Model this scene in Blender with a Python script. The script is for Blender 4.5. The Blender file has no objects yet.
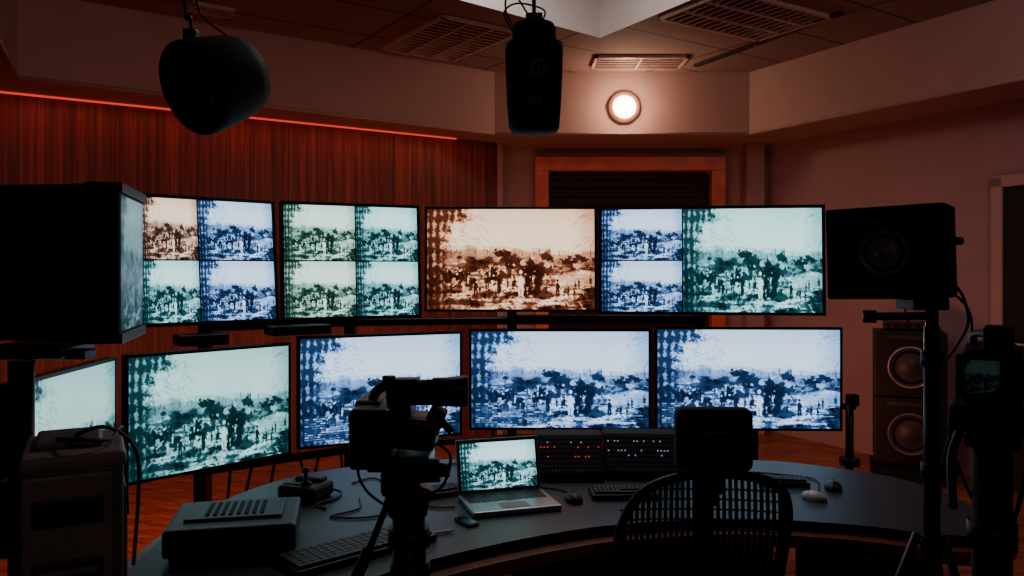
import bpy, bmesh, math, random
import numpy as np
from mathutils import Matrix, Vector, Euler
random.seed(4)
scene = bpy.context.scene
pi = math.pi

# ------------------------------------------------------------------ materials
def lin(c):
    return tuple(((x/12.92) if x <= .04045 else ((x+.055)/1.055)**2.4) for x in c)
def hx(h):
    h = h.lstrip('#')
    return lin(tuple(int(h[i:i+2], 16)/255 for i in (0, 2, 4)))

def new_mat(name):
    m = bpy.data.materials.new(name); m.use_nodes = True
    return m, m.node_tree, m.node_tree.nodes['Principled BSDF']

def pmat(name, col, rough=.5, metal=0., emis=None, es=0., var=.15, vscale=20., bump=0., spec=.5):
    """principled + noise colour variation"""
    m, nt, b = new_mat(name)
    c = hx(col) if isinstance(col, str) else col
    tc = nt.nodes.new('ShaderNodeTexCoord')
    n = nt.nodes.new('ShaderNodeTexNoise'); n.inputs['Scale'].default_value = vscale
    n.inputs['Detail'].default_value = 4
    nt.links.new(tc.outputs['Object'], n.inputs['Vector'])
    r = nt.nodes.new('ShaderNodeValToRGB')
    r.color_ramp.elements[0].position = .3; r.color_ramp.elements[1].position = .7
    r.color_ramp.elements[0].color = tuple(x*(1-var) for x in c)+(1,)
    r.color_ramp.elements[1].color = tuple(min(1, x*(1+var)) for x in c)+(1,)
    nt.links.new(n.outputs['Fac'], r.inputs['Fac'])
    nt.links.new(r.outputs['Color'], b.inputs['Base Color'])
    b.inputs['Roughness'].default_value = rough
    b.inputs['Metallic'].default_value = metal
    b.inputs['Specular IOR Level'].default_value = spec
    if emis:
        b.inputs['Emission Color'].default_value = (hx(emis) if isinstance(emis, str) else emis)+(1,)
        b.inputs['Emission Strength'].default_value = es
    if bump:
        bp = nt.nodes.new('ShaderNodeBump'); bp.inputs['Strength'].default_value = bump
        bp.inputs['Distance'].default_value = .01
        nt.links.new(n.outputs['Fac'], bp.inputs['Height'])
        nt.links.new(bp.outputs['Normal'], b.inputs['Normal'])
    return m

BLK = pmat('black_plastic', '#0c0c0e', .45, spec=.35)
BLK2 = pmat('black_matte', '#09090a', .7, spec=.2)
BLKM = pmat('black_metal', '#101012', .35, .6)
GREYD = pmat('dark_grey_plastic', '#1f2024', .5)
GREYC = pmat('equipment_case_grey', '#625a5c', .5)
GREY = pmat('grey_plastic', '#857d7f', .5)
SILV = pmat('silver_metal', '#a2a4aa', .35, .6)
CONE = pmat('speaker_cone', '#2a2a30', .45)
CONEL = pmat('speaker_cone_light', '#5a5a62', .4)
RING = pmat('speaker_ring', '#b0a6a2', .35, .7)
RUB = pmat('cable_rubber', '#060606', .6)
KEY = pmat('keycap_dark', '#232529', .55)
WHITE = pmat('white_plastic', '#c9cbd0', .35)
MESHF = pmat('chair_mesh_fabric', '#0a0a0c', .7, vscale=300, var=.4)
FABR = pmat('chair_fabric', '#101116', .85, vscale=200, var=.4, bump=.3)
GLASS = pmat('dark_glass', '#030405', .1)
DESK = pmat('desk_laminate', '#202b38', .45, vscale=60, var=.12, spec=.4)
SOFF = pmat('painted_soffit', '#a08883', .8, var=.04, vscale=3, bump=.05)
WALLP = pmat('painted_plaster', '#93797c', .85, var=.05, vscale=4, bump=.05)
WALLC = pmat('painted_plaster_mid', '#8f7672', .85, var=.05, vscale=4, bump=.05)
TRIM = pmat('door_trim_wood', '#b0552c', .4, var=.25, vscale=9)
LEDR = pmat('led_strip_red', '#2a0402', .5, emis=(1, .06, .03), es=.9)
BULB = pmat('lamp_glass', '#fff0da', .3, emis=(1, .78, .55), es=14)
BULBR = pmat('lamp_ring', '#b07a5c', .35, .4, emis=(1, .45, .25), es=.25)
VENTM = pmat('vent_metal', '#b39d96', .5, .2)
VENTD = pmat('vent_dark', '#0a0808', .8)
LR = pmat('led_red', (.2, 0, 0), .4, emis=(1, .07, .03), es=.6)
LW = pmat('led_white', (.1, .1, .1), .4, emis=(.7, .85, 1), es=.3)
LB = pmat('led_blue', (.05, .1, .3), .4, emis=(.2, .45, 1), es=.5)
LT = pmat('lcd_teal', (.02, .1, .1), .3, emis=(.15, .55, .55), es=.35)
CURT = pmat('dark_blind', '#0b0a0c', .8)

def wood_mat(name, c1, c2, c3, rough, plank=None, grain=(26, 26, 1.2)):
    m, nt, b = new_mat(name)
    N, L = nt.nodes, nt.links
    tc = N.new('ShaderNodeTexCoord'); mp = N.new('ShaderNodeMapping')
    mp.inputs['Scale'].default_value = grain
    L.new(tc.outputs['Object'], mp.inputs['Vector'])
    n = N.new('ShaderNodeTexNoise'); n.inputs['Scale'].default_value = 1; n.inputs['Detail'].default_value = 7
    n.inputs['Roughness'].default_value = .65; n.inputs['Distortion'].default_value = .6
    L.new(mp.outputs[0], n.inputs['Vector'])
    r = N.new('ShaderNodeValToRGB'); cr = r.color_ramp
    cr.elements[0].position = .34; cr.elements[0].color = hx(c1)+(1,)
    cr.elements[1].position = .68; cr.elements[1].color = hx(c3)+(1,)
    e = cr.elements.new(.5); e.color = hx(c2)+(1,)
    L.new(n.outputs['Fac'], r.inputs['Fac'])
    out = r.outputs['Color']
    if plank:
        mp2 = N.new('ShaderNodeMapping'); mp2.inputs['Rotation'].default_value = plank['rot']
        L.new(tc.outputs['Object'], mp2.inputs['Vector'])
        br = N.new('ShaderNodeTexBrick'); br.inputs['Scale'].default_value = 1
        br.inputs['Brick Width'].default_value = plank['w']; br.inputs['Row Height'].default_value = plank['h']
        br.inputs['Mortar Size'].default_value = plank.get('m', .004)
        br.inputs['Color1'].default_value = (1, 1, 1, 1); br.inputs['Color2'].default_value = (.66, .66, .66, 1)
        br.inputs['Mortar'].default_value = (.12, .1, .1, 1)
        L.new(mp2.outputs[0], br.inputs['Vector'])
        mx = N.new('ShaderNodeMix'); mx.data_type = 'RGBA'; mx.blend_type = 'MULTIPLY'
        mx.inputs[0].default_value = 1
        L.new(out, mx.inputs[6]); L.new(br.outputs['Color'], mx.inputs[7]); out = mx.outputs[2]
    L.new(out, b.inputs['Base Color'])
    b.inputs['Roughness'].default_value = rough
    return m

WOODW = wood_mat('wood_panelling', '#34120d', '#642a20', '#8c4636', .5,
                 plank=dict(rot=(pi/2, 0, 0), w=.15, h=9., m=.002), grain=(30, 30, .6))
FLOORM = wood_mat('wood_floor', '#6a3622', '#9a563a', '#b8744f', .35,
                  plank=dict(rot=(0, 0, .5), w=1.2, h=.12, m=.003), grain=(3, 18, 3))
EDGE = wood_mat('desk_edge_wood', '#552814', '#7a3f24', '#98522f', .4, grain=(6, 6, 30))

def ceil_mat():
    m, nt, b = new_mat('ceiling_tiles')
    N, L = nt.nodes, nt.links
    tc = N.new('ShaderNodeTexCoord'); mp = N.new('ShaderNodeMapping')
    mp.inputs['Rotation'].default_value = (0, 0, math.radians(-34))
    L.new(tc.outputs['Object'], mp.inputs['Vector'])
    br = N.new('ShaderNodeTexBrick'); br.offset = 0
    br.inputs['Scale'].default_value = 1; br.inputs['Brick Width'].default_value = 1.2
    br.inputs['Row Height'].default_value = .6; br.inputs['Mortar Size'].default_value = .01
    br.inputs['Color1'].default_value = hx('#86706c')+(1,); br.inputs['Color2'].default_value = hx('#7e6966')+(1,)
    br.inputs['Mortar'].default_value = hx('#332928')+(1,)
    L.new(mp.outputs[0], br.inputs['Vector'])
    L.new(br.outputs['Color'], b.inputs['Base Color']); b.inputs['Roughness'].default_value = .85
    return m
CEIL = ceil_mat()
RECESS = pmat('recess_white', '#d8d2ce', .7, var=.03)

# ---- the picture shown on the monitors (drawn here, a grey landscape with ruins and a crowd)
IW, IH = 720, 405
def fbm(sx, sy, octs, rough, seed):
    rng = np.random.RandomState(seed); out = np.zeros((IH, IW)); amp = 1.; tot = 0
    for o in range(octs):
        gx, gy = int(sx*2**o)+2, int(sy*2**o)+2
        if gx > IW or gy > IH: break
        g = rng.rand(gy+1, gx+1)
        x = np.linspace(0, gx-1.001, IW); y = np.linspace(0, gy-1.001, IH)
        xi = x.astype(int); yi = y.astype(int); fx = x-xi; fy = y-yi
        fx = fx*fx*(3-2*fx); fy = (fy*fy*(3-2*fy))[:, None]
        a = g[np.ix_(yi, xi)]; b_ = g[np.ix_(yi, xi+1)]; c_ = g[np.ix_(yi+1, xi)]; d_ = g[np.ix_(yi+1, xi+1)]
        out += amp*((a*(1-fx)+b_*fx)*(1-fy)+(c_*(1-fx)+d_*fx)*fy); tot += amp; amp *= rough
    return out/tot
def sst(x, a, b_):
    t_ = np.clip((x-a)/(b_-a), 0, 1); return t_*t_*(3-2*t_)
def picture(overlay):
    rng = np.random.RandomState(11)
    U, Vv = np.meshgrid(np.linspace(0, 1, IW), np.linspace(0, 1, IH))
    fine = fbm(60, 36, 4, .8, 1); med = fbm(14, 9, 6, .65, 2); big = fbm(3, 2, 4, .5, 3)
    streak = fbm(6, 34, 5, .65, 4); rag_ = fbm(22, 16, 5, .7, 6); wide = fbm(5, 14, 4, .55, 8)
    im = .99 - .10*big - .12*sst(Vv, .75, 1.05)
    def line(seed, s, octs=7, r=.6):
        return fbm(s, 0, octs, r, seed)[IH//2][None, :]
    for tone, h0, amp, s, sd in ((.80, .66, .12, 3, 21), (.62, .62, .14, 6, 22), (.46, .57, .16, 11, 23), (.26, .51, .18, 22, 24)):
        h = h0+amp*(line(sd, s)-.5)-.07*U
        mk = sst(h-Vv, 0, .008)
        im = im*(1-mk)+mk*(tone+.45*(med-.5)+.35*(fine-.5))
    # ground : broad pale and dark bands, then texture
    gm = sst(.48-.03*U-Vv+.08*(med-.5), 0, .04)
    band = sst(.6*wide+.4*med, .40, .58)
    g = .55*streak+.45*fine
    ground = .10+.62*band+.75*(sst(g, .42, .58)-.5)*(.35+.5*band)
    im = im*(1-gm*.94)+gm*.94*ground
    def blob(cx, cy, rx, ry, tone, a=1., ang=0., rag=.5, soft=.25):
        k_ = 1.6+rag
        x0, x1 = int(max(0, (cx-max(rx, ry)*k_)*IW)), int(min(IW, (cx+max(rx, ry)*k_)*IW)+1)
        y0, y1 = int(max(0, (cy-max(rx, ry)*k_*1.78)*IH)), int(min(IH, (cy+max(rx, ry)*k_*1.78)*IH)+1)
        if x1 <= x0 or y1 <= y0: return
        u = U[y0:y1, x0:x1]-cx; v = (Vv[y0:y1, x0:x1]-cy)*IH/IW
        ca, sa = math.cos(ang), math.sin(ang)
        d = np.sqrt(((u*ca+v*sa)/rx)**2+((-u*sa+v*ca)/ry)**2)
        nz = .5*fine[y0:y1, x0:x1]+.5*rag_[y0:y1, x0:x1]-.5
        m_ = a*(1-sst(d+nz*rag*3.2, 1.0-soft, 1.05))
        im[y0:y1, x0:x1] = im[y0:y1, x0:x1]*(1-m_)+m_*tone
    for i in range(18):
        blob(rng.uniform(.1, 1), rng.uniform(.18, .58), rng.uniform(.05, .12), rng.uniform(.01, .03), rng.uniform(.7, .95), .6, rng.uniform(-.2, .2), .9, .8)
    # ragged trees and wreckage in the middle
    for cx, cy, rx, ry in ((.47, .54, .045, .05), (.53, .46, .035, .06), (.61, .38, .05, .08), (.66, .35, .045, .065), (.72, .53, .05, .028),
                           (.33, .47, .05, .03), (.25, .38, .05, .035), (.40, .34, .035, .05), (.85, .49, .05, .020), (.16, .30, .05, .05), (.58, .16, .07, .025), (.93, .52, .04, .03)):
        for k_ in range(6):
            blob(cx+rng.normal(0, rx*.5), cy+rng.normal(0, ry*.5), rx*rng.uniform(.4, .8), ry*rng.uniform(.4, .8), rng.choice([.02, .04, .08, .16]), .88, rng.uniform(-.6, .6), 1.0)
        blob(cx+rng.normal(0, rx*.7), cy+rng.normal(0, ry*.7), rx*.22, ry*.14, .9, .8, rng.uniform(-.8, .8), .9)
    for i in range(60):
        cx = np.clip(rng.normal(.52, .28), 0, 1); cy = rng.uniform(.12, .56)-.04*cx
        r_ = rng.uniform(.006, .020)
        blob(cx, cy, r_*rng.uniform(.7, 2), r_*rng.uniform(.6, 1.3), rng.choice([.04, .1, .2, .8]), .85, rng.uniform(-.5, .5), .9)
    for i in range(22):
        cx = rng.uniform(.05, .98); hgt = rng.uniform(.012, .035)
        blob(cx, .59+rng.uniform(-.02, .04)-.06*cx, rng.uniform(.0012, .003), hgt, .2, .8, rng.uniform(-.25, .25), .1)
    sh = sst(U+.2*(med-.5), .68, .84)*sst(Vv, .2, .25)*(1-sst(Vv+.05*(med-.5), .32, .38))
    im = im*(1-.8*sh)+.8*sh*(.78+.5*(streak-.45))
    for i in range(190):
        cx, cy = rng.uniform(0, 1), rng.uniform(.0, .44)
        s_ = .002+.008*(.5-cy)*2*rng.rand()
        blob(cx, cy, s_*rng.uniform(1, 3.2), s_*.55, rng.choice([.95, .85, .06, .12]), .9, rng.uniform(-1, 1), .35)
    def person(cx, cy, s_, tone):
        blob(cx, cy, s_*.18, s_*.40, tone, .95, rng.uniform(-.12, .12), .15)
        blob(cx, cy+s_*.56*IW/IH, s_*.11, s_*.13, tone, .95, 0, .05)
        blob(cx-s_*.1, cy-s_*.55*IW/IH, s_*.07, s_*.35, tone, .95, .1, .1)
        blob(cx+s_*.1, cy-s_*.55*IW/IH, s_*.07, s_*.35, tone, .95, -.12, .1)
        blob(cx+s_*.2, cy+s_*.05, s_*.05, s_*.28, tone, .9, .5, .1)
    for i in range(60):
        cy = rng.uniform(.14, .44); cx = np.clip(rng.normal(.5, .24), .02, .98)
        person(cx, cy, .018+.07*(.46-cy), rng.choice([.03, .05, .08, .85]))
    person(.56, .27, .10, .92); person(.60, .28, .10, .03); person(.655, .27, .09, .04); person(.43, .26, .075, .04); person(.36, .29, .06, .06); person(.29, .22, .07, .05); person(.78, .22, .065, .05)
    edge = .09+.14*(fbm(0, 9, 5, .6, 42)[:, IW//2][:, None]-.3)+.13*sst(Vv, .74, 1.0)
    bm_ = 1-sst(U+.16*(fine-.5)+.12*(rag_-.5), edge-.05, edge+.04)
    # pillars and broken storeys of the building
    cols_ = .5+.5*np.sin(U*150+3*med); rows_ = .5+.5*np.sin(Vv*60+2*rag_)
    btex = .06+.65*sst(.35*fine+.35*rag_+.18*cols_+.12*rows_, .50, .64)
    im = im*(1-.85*bm_)+.85*bm_*btex
    for i in range(80):
        blob(rng.uniform(.02, .36), rng.uniform(.64, 1), rng.uniform(.01, .05), .0012, rng.choice([.25, .4, .55]), .65, rng.uniform(-1.1, .7), .2)
    for i in range(22):
        blob(rng.uniform(.88, 1), rng.uniform(.6, 1), rng.uniform(.01, .035), .0014, .35, .6, rng.uniform(.2, 1.2), .3)
    im *= 1-.45*(1-sst(U+Vv*1.4, .05, .5))
    im *= 1-.25*sst(np.abs(U-.5), .34, .52)
    im = np.clip(im, 0, 1)
    im = (im*2+np.roll(im, 1, 0)+np.roll(im, -1, 0)+np.roll(im, 1, 1)+np.roll(im, -1, 1))/6
    if overlay:
        def rect(a, b_, c_, d_, t_, al=1.):
            x0, x1, y0, y1 = int(a*IW), int(c_*IW), int(b_*IH), int(d_*IH)
            im[y0:y1, x0:x1] = im[y0:y1, x0:x1]*(1-al)+al*t_
        for (bx, by, bw, bh) in ((.02, .04, .13, .22), (.165, .04, .13, .17), (.31, .04, .12, .21)):
            rect(bx, by, bx+bw, by+bh, .25, .6)
            yy = by+.012
            while yy < by+bh-.014:
                xx = bx+.006
                while xx < bx+bw-.012:
                    ln = rng.uniform(.008, .035)
                    if rng.rand() < .75: rect(xx, yy, min(xx+ln, bx+bw-.004), yy+.009, rng.choice([.7, .9, .5]), .8)
                    xx += ln+.006
                yy += .021
        for i in range(3): rect(.46+i*.17, .04, .46+i*.17+.13, .055, .85, .8); rect(.46+i*.17, .065, .46+i*.17+.06, .072, .8, .6)
        rect(.86, .12, .97, .125, .9, .7); rect(.86, .15, .94, .155, .9, .7)
    return np.clip(im, 0, 1)
def make_img(name, ov):
    A = picture(ov); img = bpy.data.images.new(name, IW, IH, alpha=False)
    img.colorspace_settings.name = 'Non-Color'
    px = np.ones((IH, IW, 4), dtype=np.float32); px[..., :3] = A[..., None]
    img.pixels.foreach_set(px.ravel()); img.update(); img.pack(); return img
IMG = {False: make_img('news_picture', False), True: make_img('news_picture_overlay', True)}

def screen_mat(name, cols, strength=1.0, overlay=False):
    m, nt, b = new_mat(name)
    N, L = nt.nodes, nt.links
    uvn = N.new('ShaderNodeUVMap'); uvn.uv_map = 'UVMap'
    ti = N.new('ShaderNodeTexImage'); ti.image = IMG[overlay]; ti.extension = 'EXTEND'
    L.new(uvn.outputs[0], ti.inputs['Vector'])
    r = N.new('ShaderNodeValToRGB'); cr = r.color_ramp
    pos = [0., .33, .66, 1.]
    cr.elements[0].position = 0; cr.elements[0].color = hx(cols[0])+(1,)
    cr.elements[1].position = 1; cr.elements[1].color = hx(cols[3])+(1,)
    for i in (1, 2):
        e = cr.elements.new(pos[i]); e.color = hx(cols[i])+(1,)
    L.new(ti.outputs['Color'], r.inputs['Fac'])
    L.new(r.outputs['Color'], b.inputs['Emission Color'])
    b.inputs['Emission Strength'].default_value = strength
    b.inputs['Base Color'].default_value = (.004, .004, .005, 1)
    b.inputs['Roughness'].default_value = .3
    b.inputs['Specular IOR Level'].default_value = .2
    return m
TEAL = ['#021014', '#17444c', '#70b0b6', '#c4f4f4']
BLUE = ['#030a18', '#1b3862', '#749fd8', '#cfe6ff']
SEPIA = ['#0d0403', '#5a2b1a', '#c48a68', '#ffe2c0']
GREYW = ['#0a0707', '#503830', '#b4927e', '#fadfc8']
GREEN = ['#04100d', '#264a42', '#88b4a4', '#d8f6e2']
SM = {}
def S(kind, strength=1.9, overlay=False):
    k = (tuple(kind), strength, overlay)
    if k not in SM: SM[k] = screen_mat('screen_image_%d' % len(SM), kind, strength, overlay)
    return SM[k]

# ------------------------------------------------------------------ builder
def catmull(pts, n=6, closed=False):
    pts = [Vector(p) for p in pts]; out = []; N = len(pts)
    rng = N if closed else N-1
    for i in range(rng):
        if closed: p0, p1, p2, p3 = pts[i-1], pts[i], pts[(i+1) % N], pts[(i+2) % N]
        else: p0, p1, p2, p3 = pts[max(i-1, 0)], pts[i], pts[i+1], pts[min(i+2, N-1)]
        for k in range(n):
            t = k/n
            out.append(.5*((2*p1)+(-p0+p2)*t+(2*p0-5*p1+4*p2-p3)*t*t+(-p0+3*p1-3*p2+p3)*t**3))
    if not closed: out.append(pts[-1])
    return out

def align(p1, p2):
    d = (Vector(p2)-Vector(p1))
    return d.to_track_quat('Z', 'Y').to_matrix().to_4x4()

class B:
    def __init__(s, name, loc=(0, 0, 0), rot=(0, 0, 0)):
        s.name, s.loc, s.rot = name, loc, rot
        s.bm = bmesh.new(); s.uv = s.bm.loops.layers.uv.new('UVMap'); s.mats = []
    def mi(s, m):
        if m not in s.mats: s.mats.append(m)
        return s.mats.index(m)
    def _add(s, t, mat, M=None, smooth=None):
        if M is not None: bmesh.ops.transform(t, matrix=M, verts=t.verts)
        i = s.mi(mat)
        for f in t.faces:
            f.material_index = i
            if smooth is not None: f.smooth = smooth
        me = bpy.data.meshes.new('tmp'); t.to_mesh(me); t.free()
        s.bm.from_mesh(me); bpy.data.meshes.remove(me)
    def box(s, c, size, mat, rot=(0, 0, 0), bev=0., seg=2):
        t = bmesh.new(); bmesh.ops.create_cube(t, size=1)
        bmesh.ops.scale(t, vec=size, verts=t.verts)
        if bev: bmesh.ops.bevel(t, geom=t.edges[:], offset=bev, segments=seg, affect='EDGES', profile=.5)
        s._add(t, mat, Matrix.Translation(c) @ Euler(rot).to_matrix().to_4x4())
    def cyl(s, p1, p2, r, mat, r2=None, seg=24, caps=True):
        r2 = r if r2 is None else r2
        t = bmesh.new(); Ln = (Vector(p2)-Vector(p1)).length
        bmesh.ops.create_cone(t, cap_ends=caps, segments=seg, radius1=r, radius2=r2, depth=Ln)
        for f in t.faces: f.smooth = len(f.verts) == 4
        s._add(t, mat, Matrix.Translation((Vector(p1)+Vector(p2))/2) @ align(p1, p2))
    def sph(s, c, r, mat, rot=(0, 0, 0), seg=24):
        if isinstance(r, (int, float)): r = (r, r, r)
        t = bmesh.new(); bmesh.ops.create_uvsphere(t, u_segments=seg, v_segments=seg//2, radius=1)
        bmesh.ops.scale(t, vec=r, verts=t.verts)
        s._add(t, mat, Matrix.Translation(c) @ Euler(rot).to_matrix().to_4x4(), True)
    def lathe(s, prof, origin, axis, mat, seg=32, smooth=True):
        """prof: list of (dist along axis, radius)"""
        t = bmesh.new(); rings = []
        for (a, r) in prof:
            if r < 1e-6: rings.append([t.verts.new((0, 0, a))])
            else: rings.append([t.verts.new((r*math.cos(2*pi*k/seg), r*math.sin(2*pi*k/seg), a)) for k in range(seg)])
        for A, C in zip(rings, rings[1:]):
            for k in range(seg):
                k2 = (k+1) % seg
                if len(A) == 1 and len(C) == 1: continue
                if len(A) == 1: t.faces.new((A[0], C[k2], C[k]))
                elif len(C) == 1: t.faces.new((A[k], A[k2], C[0]))
                else: t.faces.new((A[k], A[k2], C[k2], C[k]))
        bmesh.ops.recalc_face_normals(t, faces=t.faces)
        s._add(t, mat, Matrix.Translation(origin) @ align((0, 0, 0), axis), smooth)
    def tube(s, pts, r, mat, closed=False, seg=8, n=6, smooth=True):
        P = catmull(pts, n, closed) if n > 1 else [Vector(p) for p in pts]
        t = bmesh.new(); N = len(P); rings = []; up = None
        for i, p in enumerate(P):
            a = P[i-1] if (i > 0 or closed) else P[i]
            c = P[(i+1) % N] if (i < N-1 or closed) else P[i]
            T = (c-a)
            if T.length < 1e-9: T = Vector((0, 0, 1))
            T.normalize()
            if up is None:
                up = Vector((0, 0, 1)) if abs(T.z) < .9 else Vector((0, 1, 0))
            up = (up - T*up.dot(T))
            if up.length < 1e-6: up = T.orthogonal()
            up.normalize(); sd = T.cross(up)
            rr = r(i/(N-1)) if callable(r) else r
            rings.append([t.verts.new(p+(up*math.cos(2*pi*k/seg)+sd*math.sin(2*pi*k/seg))*rr) for k in range(seg)])
        rg = range(N) if closed else range(N-1)
        for i in rg:
            A, C = rings[i], rings[(i+1) % N]
            for k in range(seg): t.faces.new((A[k], A[(k+1) % seg], C[(k+1) % seg], C[k]))
        if not closed:
            t.faces.new(rings[0]); t.faces.new(rings[-1])
        bmesh.ops.recalc_face_normals(t, faces=t.faces)
        s._add(t, mat, None, smooth)
    def torus(s, c, axis, R, r, mat, seg=32):
        q = Vector(axis).to_track_quat('Z', 'Y')
        s.tube([Vector(c)+q @ Vector((R*math.cos(2*pi*k/seg), R*math.sin(2*pi*k/seg), 0)) for k in range(seg)],
               r, mat, closed=True, n=1)
    def prism(s, out, z0, z1, mat, side=None):
        t = bmesh.new()
        lo = [t.verts.new((p[0], p[1], z0)) for p in out]; hi = [t.verts.new((p[0], p[1], z1)) for p in out]
        t.faces.new(hi); t.faces.new(lo[::-1]); N = len(out)
        sf = [t.faces.new((lo[i], lo[(i+1) % N], hi[(i+1) % N], hi[i])) for i in range(N)]
        bmesh.ops.recalc_face_normals(t, faces=t.faces)
        i0, i1 = s.mi(mat), s.mi(side or mat)
        for f in t.faces: f.material_index = i0
        for f in sf: f.material_index = i1
        me = bpy.data.meshes.new('tmp'); t.to_mesh(me); t.free(); s.bm.from_mesh(me); bpy.data.meshes.remove(me)
    def quad(s, p, mat, uvs=((0, 0), (1, 0), (1, 1), (0, 1))):
        vs = [s.bm.verts.new(q) for q in p]; f = s.bm.faces.new(vs); f.material_index = s.mi(mat)
        for l, w in zip(f.loops, uvs): l[s.uv].uv = w
    def xform_from(s, nv, M):
        s.bm.verts.ensure_lookup_table()
        bmesh.ops.transform(s.bm, matrix=M, verts=s.bm.verts[nv:])
    def done(s):
        me = bpy.data.meshes.new(s.name); s.bm.to_mesh(me); s.bm.free()
        for m in s.mats: me.materials.append(m)
        o = bpy.data.objects.new(s.name, me); scene.collection.objects.link(o)
        o.location = s.loc; o.rotation_euler = s.rot
        return o

# ------------------------------------------------------------------ room
CZ = 3.2; SZ = 2.66
def wall(name, a, b, mat, z1=CZ, th=.1, hole=None):
    a = Vector(a); b = Vector(b); L = (b-a).length; ang = math.atan2(b.y-a.y, b.x-a.x)
    w = B(name, (a.x, a.y, 0), (0, 0, ang))
    if hole:
        x0, x1, zz0, zz1 = hole
        w.box((x0/2, th/2, z1/2), (x0, th, z1), mat)
        w.box(((x1+L)/2, th/2, z1/2), (L-x1, th, z1), mat)
        w.box(((x0+x1)/2, th/2, (zz1+z1)/2), (x1-x0, th, z1-zz1), mat)
    else: w.box((L/2, th/2, z1/2), (L, th, z1), mat)
    w.done()
P0 = (-5.0, 4.11); P1 = (-.13, 7.3); P2 = (2.39, 7.48); P3 = (4.2, 4.04)
wall('wall_left_wood', P0, P1, WOODW)
wall('wall_back', (-.13, 7.48), P2, WALLC, hole=(.40, 2.03, .0, 2.44))
wall('wall_right', P2, P3, WALLP)
wall('wall_side_right', P3, (4.2, -2.5), WALLP)
wall('wall_rear', (4.2, -2.5), (-5.0, -2.5), WALLP)
wall('wall_side_left', (-5.0, -2.5), P0, WALLP)
w = B('trim_1'); w.box((-.11, 7.40, SZ/2), (.05, .22, SZ), WALLC); w.done()
w = B('wall_pilaster', (2.22, 7.38, 0)); w.box((0, 0, SZ/2), (.16, .2, SZ), WALLC, bev=.005); w.done()
f = B('floor'); f.prism([(-5.1, -2.6), (4.3, -2.6), (4.3, 4.1), (2.5, 7.9), (-.3, 7.9), (-5.1, 4.2)], -.1, 0, FLOORM); f.done()

t = bmesh.new()
outer = [(-5.1, -2.6), (4.3, -2.6), (4.3, 4.1), (2.5, 7.9), (-.3, 7.9), (-5.1, 4.2)]
inner = [(.645, 5.86), (1.55, 4.31), (-.2, 3.15), (-1.2, 4.3)]
es = []
for loop in (outer, inner):
    vs = [t.verts.new((x, y, CZ)) for x, y in loop]
    es += [t.edges.new((vs[i], vs[(i+1) % len(vs)])) for i in range(len(vs))]
bmesh.ops.triangle_fill(t, edges=es, use_beauty=True)
me = bpy.data.meshes.new('ceiling'); t.to_mesh(me); t.free(); me.materials.append(CEIL)
scene.collection.objects.link(bpy.data.objects.new('ceiling', me))
r = B('ceiling_recess')
for i in range(4):
    a, b = inner[i], inner[(i+1) % 4]
    r.quad([(a[0], a[1], CZ), (b[0], b[1], CZ), (b[0], b[1], CZ+.55), (a[0], a[1], CZ+.55)], RECESS)
r.quad([(x, y, CZ+.55) for x, y in inner], RECESS)
r.done()

fr = [(-2.6, -2.5), (-2.6, 4.05), (-3.0, 4.85), (-.15, 6.87), (2.04, 6.87), (3.2, 4.75), (3.5, 4.2), (3.5, -2.5)]
so = B('ceiling_soffit')
so.prism(fr + [(4.2, -2.5), (4.2, 4.04), (2.39, 7.48), (-.13, 7.48), (-.13, 7.3), (-5.0, 4.11), (-5.0, -2.5)], SZ, CZ-.001, SOFF)
so.done()
bd = B('trim_2')
for a, b in zip(fr[1:], fr[2:-1]):
    A = Vector((*a, SZ+.012)); C = Vector((*b, SZ+.012)); bd.cyl(A, C, .010, SOFF, seg=8)
bd.done()

d = (Vector(P1)-Vector(P0)).normalized(); nrm = Vector((d.y, -d.x))
led = B('led_strip')
a = Vector(P0)+d*.6+nrm*.03; b = Vector(P1)-d*.45+nrm*.03
led.box(((a.x+b.x)/2, (a.y+b.y)/2, SZ-.008), ((b-a).length, .014, .012), LEDR, rot=(0, 0, math.atan2(d.y, d.x)))
led.done()

dr = B('door_1')
y = 7.42
x0, x1, zt = .21, 1.97, 2.545
tw = .13
dr.box((x0+tw/2, y, zt/2), (tw, .12, zt), TRIM, bev=.008)
dr.box((x1-tw/2, y, zt/2), (tw, .12, zt), TRIM, bev=.008)
dr.box(((x0+x1)/2, y, zt-tw/2), (x1-x0, .14, tw), TRIM, bev=.008)
dr.box(((x0+x1)/2, y+.08, 1.2), (x1-x0-.1, .02, 2.4), CURT)
for k in range(30):
    dr.box(((x0+x1)/2, y+.06, .06+k*.08), (x1-x0-.3, .02, .07), CURT, rot=(.1, 0, 0))
dr.done()
p = Vector(P2); q = Vector(P3); dd = (q-p).normalized(); ang = math.atan2(dd.y, dd.x)
dc = B('door_2', (*(p+dd*2.70), 0), (0, 0, ang))
for sx in (-1, 1): dc.box((sx*.53, -.03, 1.07), (.08, .06, 2.14), SOFF, bev=.006)
dc.box((0, -.03, 2.11), (1.14, .06, .08), SOFF, bev=.006)
dc.box((0, -.025, 1.03), (.98, .04, 2.05), CURT, bev=.004)
dc.box((0, -.047, 1.35), (.6, .006, .9), GLASS)
dc.cyl((-.42, -.04, 1.0), (-.42, -.10, 1.0), .012, SILV); dc.cyl((-.42, -.095, 1.0), (-.3, -.095, 1.0), .009, SILV)
dc.done()

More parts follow.
